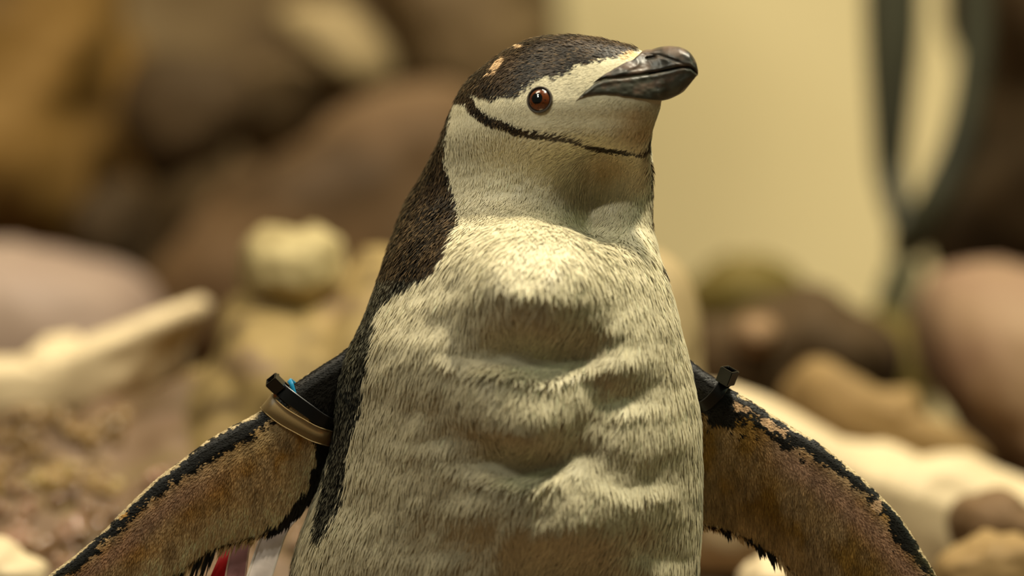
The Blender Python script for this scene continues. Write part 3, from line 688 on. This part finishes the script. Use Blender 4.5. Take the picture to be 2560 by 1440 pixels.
BWID = np.array([(1436, 150), (1500, 122), (1560, 88), (1600, 70), (1650, 57), (1690, 47), (1715, 36), (1728, 24), (1736, 8)], float)
def head_half(u, v):
    L, R, cy, b, k = tab(v); a = (R - L) / 2; cx = (L + R) / 2
    c = np.clip((u - cx) / a, -1, 1); egg = 0.32 * (1 - sstep(300, 420, v))
    return b * np.sqrt(1 - c * c) * (1 - egg * c), cy - k * (u - cx)
def bill_half(u, v):
    own_c = HEADC - 0.5 * (u - 1412)
    ft = np.interp(u, *FTOP.T); fb = np.interp(u, *FBOT.T); q = np.clip((v - ft) / (fb - ft) * 2 - 1, -.998, .998)
    own = pchip(*BWID.T, u) * np.sqrt(1 - np.abs(q) ** 3.2)
    hh, hc = head_half(u, v)
    hug = hh + 7.0
    k = 1 - sstep(1640, 1668, u)
    a_, b_ = own, hug * k; w_ = 14.0; h_ = np.clip(.5 + .5 * (a_ - b_) / w_, 0, 1)
    return b_ * (1 - h_) + a_ * h_ + w_ * .5 * h_ * (1 - h_), own_c * (1 - k) + hc * k
def mandible(name, top, bot, which, label=None):
    xs = np.concatenate([np.linspace(1436, 1700, 120), np.linspace(1702, 1736, 28)]); nr = 34
    t = np.linspace(0, 1, nr)
    T = pchip(*top.T, xs); B = pchip(*bot.T, xs)
    gap = np.interp(xs, [1436, 1470, 1700, 1736], [0.2, 1.4, 1.6, 0.4])
    if which == 'u': B = np.maximum(B - gap, T + .3)
    else: T = np.minimum(T + gap, B - .3)
    Uq = xs[:, None] + 0 * t; Vq = T[:, None] * (1 - t) + B[:, None] * t
    H, Cn = bill_half(Uq, Vq)
    md = np.abs(Vq - pchip(*MOUTH.T, Uq))
    H = H - 5.0 * np.exp(-(md / 3.2) ** 2) + 2.0 * np.exp(-((md - 9) / 5) ** 2)
    seam = np.zeros_like(H)
    if which == 'u':
        d1, fr1 = poly_dist(Uq, Vq, [(1596, 147), (1618, 146), (1640, 149), (1662, 157), (1690, 168), (1712, 176)])
        H -= 5.0 * np.exp(-(d1 / 3.5) ** 2) * np.interp(fr1, [0, .1, .7, 1], [.4, 1, .8, .2])
        d2, _ = poly_dist(Uq, Vq, [(1612, 155), (1630, 153)]); H -= 14 * np.exp(-(d2 / 3.6) ** 2)
        d3, _ = poly_dist(Uq, Vq, [(1470, 228), (1500, 208), (1545, 182), (1580, 166)]); H += 2.0 * np.exp(-((d3 - 10) / 6) ** 2)
        rim = np.exp(-((Vq - T[:, None]) / 4.0) ** 2) * (1 - sstep(1570, 1600, Uq))
    else:
        rim = np.exp(-((Vq - B[:, None]) / 5.0) ** 2) * (1 - sstep(1560, 1650, Uq))
    H = np.maximum(H - 3.0 * rim, 0.5)
    H += 1.2 * fbm(np.stack([Uq / 16., Vq / 12., 0 * Uq], -1), 13, 2)
    # round off both long free edges
    if which == 'u':
        e = np.clip((Vq - T[:, None]) / 7., 0, 1); ke = sstep(1576, 1606, Uq); H *= 1 - ke * .55 * (1 - np.sqrt(1 - (1 - e) ** 2))
    H = np.maximum(H, .5)
    yf = Cn - H; yb = Cn + H
    u = np.concatenate([Uq, Uq[:, ::-1]], 1); v = np.concatenate([Vq, Vq[:, ::-1]], 1); y = np.concatenate([yf, yb[:, ::-1]], 1)
    n = u.shape[1]; W = chart(u, v, y)
    nz = fbm(np.stack([u / 26., v / 16., 0 * u], -1), 15, 3)
    dk = lin((40, 38, 32)); br = lin((92, 76, 64)); gy_ = lin((62, 62, 52))
    k = np.clip(.25 + .8 * nz + (.45 * np.exp(-((v - 135) / 14) ** 2) if which == 'u' else -.2), 0, 1)[..., None]
    col = (dk if which == 'u' else gy_ * .85 + dk * .15) * (1 - k) + br * k
    edge = np.exp(-((v - pchip(*(UTOP if which == 'u' else LBOT).T, u)) / 4.0) ** 2) * (1 - sstep(1565, 1595, u))
    col = col * (1 - .5 * edge[..., None]) + lin((60, 38, 22)) * .5 * edge[..., None]
    o = mesh_np(name, W.reshape(-1, 3), [grid_faces(len(xs), n, True), np.arange(n)[None, ::-1], ((len(xs) - 1) * n + np.arange(n))[None]], M_bill, PENG, {'tint': col.reshape(-1, 3)})
    fix_normals(o)
    if label: o['label'] = label
    return o
up = mandible('upper_bill', UTOP, MOUTH, 'u', 'dark brownish upper half of the bill with nostril slit')
lo = mandible('lower_bill', MOUTH, LBOT, 'l', 'grey-black lower half of the bill')
# dark soft lining seen in the slit of the mouth
xs = np.linspace(1440, 1722, 60); mv = pchip(*MOUTH.T, xs); hh, hc = bill_half(xs, mv); hh = np.maximum(hh - 9, 1)
rows = [chart(xs, mv - 4, hc - hh), chart(xs, mv + 4, hc - hh), chart(xs, mv + 4, hc + hh), chart(xs, mv - 4, hc + hh)]
W = np.stack(rows, 1)
mo = mesh_np('mouth_lining', W.reshape(-1, 3), [grid_faces(60, 4, True), np.array([[3, 2, 1, 0]]), np.array([[236, 237, 238, 239]])], plain('mouth_skin', (30, 16, 12), .6), PENG)
fix_normals(mo)

# ------------------------------------------------------------------ eyes
M_iris = mottled('brown_iris', [(40, 17, 5), (100, 48, 14), (74, 32, 8)], 700, 0.2, 0.6, coat=1.0)
M_pupil = plain('black_pupil', (6, 8, 8), 0.06, 0.6, coat=1.0)
M_eye = plain('dark_eye_rim', (24, 15, 10), 0.08, 0.6, coat=1.0)
M_lid = plain('eyelid_skin', (70, 60, 48), 0.6)
def surf(u, v, sgn):
    h, c = head_half(np.array(float(u)), np.array(float(v)))
    return np.array([u, float(c - sgn * h), -v])
def cap_mesh(ctr, ax, r, ang0, ang1, nrings=14, n=48, flat=0.8):
    ax = Vector(ax).normalized(); q = Vector((0, 0, 1)).rotation_difference(ax).to_matrix()
    th = np.linspace(ang0, ang1, nrings); ph = np.linspace(0, 2 * np.pi, n, endpoint=False)
    TH, PH = np.meshgrid(th, ph, indexing='ij')
    L = np.stack([r * np.sin(TH) * np.cos(PH), r * np.sin(TH) * np.sin(PH), r * flat * np.cos(TH)], -1)
    P = L @ np.array(q).T + ctr
    f = [grid_faces(nrings, n, True)]
    if ang0 < 1e-6: pass
    return chart(P[..., 0], -P[..., 2], P[..., 1]).reshape(-1, 3), f
def make_eye(u, v, sgn, label):
    p = surf(u, v, sgn); e = 4.0
    du = surf(u + e, v, sgn) - surf(u - e, v, sgn); dv = surf(u, v + e, sgn) - surf(u, v - e, sgn)
    nrm = np.cross(du, dv); nrm /= np.linalg.norm(nrm)
    if nrm[1] * sgn > 0: nrm = -nrm
    R = 36.0; fl_ = 1.0; ctr = p - nrm * 20.0
    V, F = cap_mesh(ctr, nrm, R, 1e-4, math.radians(175), 24)
    V, F = cap_mesh(ctr, nrm, R, 1e-4, math.radians(175), 24, flat=fl_)
    eye = mesh_np('eye', V, F, M_eye, PENG); fix_normals(eye); eye['label'] = label
    gz = nrm + np.array([0.06, -0.15 * sgn, 0.02]); gz /= np.linalg.norm(gz)
    V, F = cap_mesh(ctr, nrm + np.array([.08, 0, -.08]), R + .5, 1e-4, math.radians(44), 12, flat=fl_)
    ir = mesh_np('iris', V, F, M_iris, eye, base=np.array(PENG.location)); fix_normals(ir)
    V, F = cap_mesh(ctr, nrm + np.array([-.05, 0, .03]), R + 1.1, 1e-4, math.radians(23), 10, flat=fl_)
    pu = mesh_np('pupil', V, F, M_pupil, eye, base=np.array(PENG.location)); fix_normals(pu)
    # lid ring
    q = np.array(Vector((0, 0, 1)).rotation_difference(Vector(nrm)).to_matrix())
    a = np.linspace(0, 2 * np.pi, 64, endpoint=False); b = np.linspace(0, 2 * np.pi, 10, endpoint=False)
    A, B = np.meshgrid(a, b, indexing='ij'); rr = 31.5 + 2.6 * np.cos(B)
    L = np.stack([rr * np.cos(A), rr * np.sin(A), 3.2 * np.sin(B)], -1) @ q.T + p + nrm * 1.0
    F = np.concatenate([grid_faces(64, 10, True), np.stack([63 * 10 + np.arange(10), 63 * 10 + (np.arange(10) + 1) % 10, (np.arange(10) + 1) % 10, np.arange(10)], -1)])
    ld = mesh_np('eyelid', chart(L[..., 0], -L[..., 2], L[..., 1]).reshape(-1, 3), F, M_lid, eye, base=np.array(PENG.location)); fix_normals(ld)
make_eye(1348, 258, 1, 'round brown eye facing the viewer')
make_eye(1400, 250, -1, 'round brown eye on the far side of the head')

# feet (below the picture)
def foot(sx):
    c = at(1240 + sx * 190, 3490, 0.0); V = []; n = 40
    out = []
    for k in range(n):
        a_ = 2 * np.pi * k / n
        r_ = 0.030 + 0.016 * max(0, math.cos(3 * (a_ + np.pi / 2))) * (1 if math.sin(a_) < .5 else .2)
        out.append((r_ * math.cos(a_) * 1.0, r_ * math.sin(a_) * 1.5 - 0.02))
    out = np.array(out)
    zz = [0.0, 0.006, 0.012, 0.03, 0.05]; sc = [1, 1, .75, .4, .42]
    W = np.concatenate([np.stack([c[0] + out[:, 0] * s, 0.02 + out[:, 1] * s, np.full(n, z + .001)], -1) for z, s in zip(zz, sc)])
    o = mesh_np('foot', W, [grid_faces(5, n, True), np.arange(n)[None, ::-1], (4 * n + np.arange(n))[None]], M_foot, PENG); fix_normals(o)
foot(-1); foot(1)

# ------------------------------------------------------------------ bands and ribbons
def strap_mesh(path, wvec, thick):
    """A flat band following a closed path (chart coords u, v, y), wvec its width vector per point."""
    P = np.asarray(path, float); Wv = np.asarray(wvec, float); n = len(P)
    P3_ = np.stack([P[:, 0], P[:, 2], -P[:, 1]], -1); W3 = np.stack([Wv[:, 0], Wv[:, 2], -Wv[:, 1]], -1)
    T = np.roll(P3_, -1, 0) - np.roll(P3_, 1, 0); T /= np.linalg.norm(T, axis=1)[:, None]
    Nn_ = np.cross(T, W3); Nn_ /= np.linalg.norm(Nn_, axis=1)[:, None]
    c = P3_.mean(0); Nn_ *= np.sign(np.sum(Nn_ * (P3_ - c), 1).mean())
    wn_ = W3 / np.linalg.norm(W3, axis=1)[:, None]; h = np.linalg.norm(W3, axis=1)[:, None] / 2; bv_ = np.minimum(1.5, thick * .4)
    prof = [(-1, 0, bv_, 0), (-1, thick, bv_, -bv_), (1, thick, -bv_, -bv_), (1, 0, -bv_, 0)]
    rows = []
    for s, o_, iw, io in [(-1, 0, 0, 0), (-1, thick - bv_, 0, 0), (-1, thick, bv_, 0), (1, thick, -bv_, 0), (1, thick - bv_, 0, 0), (1, 0, 0, 0)]:
        rows.append(P3_ + wn_ * (s * h + iw) + Nn_ * o_)
    R = np.stack(rows, 1)
    V = chart(R[..., 0], -R[..., 2], R[..., 1]).reshape(-1, 3); m = 6
    F = np.concatenate([grid_faces(n, m, True), np.stack([(n - 1) * m + np.arange(m), (n - 1) * m + (np.arange(m) + 1) % m, (np.arange(m) + 1) % m, np.arange(m)], -1)])
    return V, F
def loop(front, back, wf, n=90):
    """Front and back centre lines (u,v,y) joined to a closed loop."""
    f = smooth_path(front, n // 2); b = smooth_path(back, n - n // 2)
    P = np.concatenate([f, b]); t = np.concatenate([np.linspace(0, 1, n // 2), np.linspace(1, 0, n - n // 2)])
    for _ in range(3): P = (np.roll(P, 1, 0) + 2 * P + np.roll(P, -1, 0)) / 4
    Wv = np.stack([np.interp(t, [0, 1], [wf[0][k], wf[1][k]]) for k in range(3)], -1)
    return P, Wv
def box(name, ctr, size, rot, mat, parent, bev=1.5, hole=False):
    bm = bmesh.new(); bmesh.ops.create_cube(bm, size=1)
    bmesh.ops.scale(bm, vec=size, verts=bm.verts)
    if hole:
        f = [f for f in bm.faces if f.normal.z > .9]
        r = bmesh.ops.inset_region(bm, faces=f, thickness=min(size[:2]) * .22)
        ex = bmesh.ops.extrude_face_region(bm, geom=f); bmesh.ops.translate(bm, vec=(0, 0, -size[2] * .5), verts=[v for v in ex['geom'] if isinstance(v, bmesh.types.BMVert)])
        bmesh.ops.delete(bm, geom=f, context='FACES')
    sharp = [e for e in bm.edges if len(e.link_faces) == 2 and e.calc_face_angle(0) > .5]
    bmesh.ops.bevel(bm, geom=sharp, offset=bev, segments=2, affect='EDGES')
    bmesh.ops.recalc_face_normals(bm, faces=bm.faces)
    R = np.array(rot); V = np.array([v.co[:] for v in bm.verts]) @ R.T + np.array([ctr[0], ctr[2], -ctr[1]])
    bm.verts.index_update(); polys = [[v.index for v in f.verts] for f in bm.faces]; bm.free()
    W = chart(V[:, 0], -V[:, 2], V[:, 1]) - np.array(parent.location)
    me = bpy.data.meshes.new(name); me.from_pydata(W.tolist(), [], polys); me.materials.append(mat)
    o = bpy.data.objects.new(name, me); C.objects.link(o); o.parent = parent
    return o
def frame(ax, up_):
    """Rotation whose x axis is ax (u, v, y) and z axis close to up_."""
    x = np.array([ax[0], ax[2], -ax[1]], float); x /= np.linalg.norm(x); z = np.array([up_[0], up_[2], -up_[1]], float); z -= x * (z @ x); z /= np.linalg.norm(z)
    return np.stack([x, np.cross(z, x), z], 1)

# left-hand black cable tie
ct = empty('cable_tie', tuple(chart(700, 970, 0)), 'black plastic cable tie with square buckle above the tan band on the left-hand flipper', 'cable tie')
P, Wv = loop([(697, 968, 30), (706, 977, 6), (735, 999, -8), (775, 1028, -12), (808, 1051, -8), (840, 1066, 6)], [(850, 1070, 40), (820, 1050, 74), (770, 1020, 76), (720, 985, 66), (698, 966, 50)], [(-19, 31, 0), (-17, 28, 0)])
V, F = strap_mesh(P, Wv, 4.5); o = mesh_np('strap', V, F, M_black_plastic, ct, smooth=False); fix_normals(o)
box('buckle', (689, 959, 8), (34, 34, 36), frame((.62, -.5, -.25), (-.55, -.75, -.35)), M_black_plastic, ct, 2, True)
box('strap_end', (682, 944, 24), (30, 22, 6), frame((-.82, .35, .35), (-.4, -.85, -.1)), M_black_plastic, ct, 1.2)
# tan plastic band
M_tan = bpy.data.materials.new('tan_soft_plastic'); M_tan.use_nodes = True
b_ = M_tan.node_tree.nodes['Principled BSDF']; b_.inputs['Roughness'].default_value = .38; b_.inputs['Subsurface Weight'].default_value = .35; b_.inputs['Subsurface Radius'].default_value = (.004, .0025, .0012); b_.inputs['Subsurface Scale'].default_value = 1.0
nz_ = M_tan.node_tree.nodes.new('ShaderNodeTexNoise'); nz_.inputs['Scale'].default_value = 90; rp_ = M_tan.node_tree.nodes.new('ShaderNodeValToRGB')
rp_.color_ramp.elements[0].color = (*lin((126, 104, 62)), 1); rp_.color_ramp.elements[1].color = (*lin((154, 130, 92)), 1)
M_tan.node_tree.links.new(nz_.outputs['Fac'], rp_.inputs['Fac']); M_tan.node_tree.links.new(rp_.outputs['Color'], b_.inputs['Base Color'])
tb = empty('flipper_band', tuple(chart(670, 1010, 0)), 'translucent tan plastic band around the left-hand flipper below the black tie', 'band')
P, Wv = loop([(667, 1004, 26), (676, 1014, 2), (708, 1040, -10), (750, 1064, -13), (790, 1085, -9), (826, 1096, 4)], [(838, 1096, 40), (806, 1080, 70), (756, 1050, 72), (700, 1020, 64), (668, 1002, 48)], [(-28, 34, 0), (-12, 36, 0)])
V, F = strap_mesh(P, Wv, 4.0); o = mesh_np('band_loop', V, F, M_tan, tb); fix_normals(o)
for sgn in (-1, 1):
    P2 = P + Wv * .5 * sgn; V, F = strap_mesh(P2, Wv * .07, 5.5); o = mesh_np('band_rim', V, F, M_tan, tb); fix_normals(o)
# blue cord behind the buckle
bc = empty('blue_cord', tuple(chart(728, 952, 0)), 'bright blue cord loop peeping out beside the buckle on the left-hand flipper', 'cord')
P, Wv = loop([(723, 952, 34), (729, 959, 12), (738, 986, 4), (772, 1025, -2), (806, 1049, 0), (838, 1064, 12)], [(846, 1052, 40), (816, 1026, 70), (776, 996, 72), (742, 968, 68), (724, 952, 56)], [(-9, 9, 0), (-6, 7, 0)])
V, F = strap_mesh(P, Wv, 4.0); o = mesh_np('cord_loop', V, F, plain('blue_plastic', (14, 140, 190), .4), bc); fix_normals(o)
# right-hand cable tie
ct2 = empty('cable_tie', tuple(chart(1815, 945, 0)), 'black plastic cable tie with cube buckle on the right-hand flipper beside the breast', 'cable tie')
P, Wv = loop([(1822, 950, 34), (1808, 962, 6), (1788, 988, -8), (1762, 1012, -6), (1736, 1022, 8), (1715, 1030, 20)], [(1705, 1030, 60), (1730, 1016, 90), (1770, 988, 92), (1806, 955, 84), (1822, 946, 60)], [(26, 16, 6), (22, 24, 6)])
V, F = strap_mesh(P, Wv, 4.5); o = mesh_np('strap', V, F, M_black_plastic, ct2, smooth=False); fix_normals(o)
box('buckle', (1818, 940, 2), (38, 36, 40), frame((.72, .42, -.45), (.42, -.80, -.35)), M_black_plastic, ct2, 2, True)

# ribbons hanging behind the left-hand flipper
def ribbon(name, pts, mat, label, edge=None):
    """pts rows: left u, right u, v, depth."""
    q = smooth_path(pts, 60)
    t = np.linspace(0, 1, 9)
    u = q[:, None, 0] * (1 - t) + q[:, None, 1] * t; v = q[:, None, 2] + 0 * t; y = q[:, None, 3] + 3 * np.sin(3 * t + q[:, None, 2] / 40)
    n = 60
    A = chart(u, v, y); B = chart(u, v, y + 1.5)
    ring = np.concatenate([A, B[:, ::-1]], 1); m = 18
    o = mesh_np(name, ring.reshape(-1, 3), [grid_faces(n, m, True), np.arange(m)[None, ::-1], ((n - 1) * m + np.arange(m))[None]], mat)
    fix_normals(o); tag(o, label, 'ribbon')
    if edge is not None:
        for a0, b0 in ((0.0, 0.09), (0.91, 1.0)):
            tt = np.array([a0, (a0 + b0) / 2, b0]); uu = q[:, None, 0] * (1 - tt) + q[:, None, 1] * tt; yy = q[:, None, 3] + 3 * np.sin(3 * tt + q[:, None, 2] / 40)
            A = chart(uu, q[:, None, 2] + 0 * tt, yy - 1.0); B = chart(uu, q[:, None, 2] + 0 * tt, yy + 2.4); ring = np.concatenate([A, B[:, ::-1]], 1)
            e = mesh_np('hem', ring.reshape(-1, 3), [grid_faces(n, 6, True), np.arange(6)[None, ::-1], ((n - 1) * 6 + np.arange(6))[None]], edge, o); fix_normals(e)
    return o
ribbon('ribbon', [(752, 800, 1100, 88), (730, 786, 1230, 80), (706, 752, 1290, 72), (660, 722, 1325, 50), (616, 682, 1440, 16), (560, 628, 1620, 0)], plain('white_satin', (252, 238, 232), .45), 'white satin ribbon hanging below the left-hand flipper nearest the belly', plain('white_hem', (236, 226, 214), .6))
ribbon('ribbon', [(740, 786, 1100, 84), (690, 742, 1200, 84), (630, 676, 1290, 80), (582, 628, 1350, 56), (562, 616, 1440, 22), (540, 600, 1620, 6)], plain('mauve_satin', (176, 126, 128), .4), 'mauve satin ribbon hanging between the red and the white ribbon', plain('mauve_hem', (206, 170, 150), .6))
ribbon('ribbon', [(730, 776, 1098, 96), (680, 730, 1200, 94), (610, 660, 1290, 92), (560, 608, 1365, 64), (526, 586, 1440, 30), (450, 520, 1620, 12)], plain('red_satin', (212, 8, 14), .45), 'bright red ribbon hanging leftmost below the left-hand flipper')
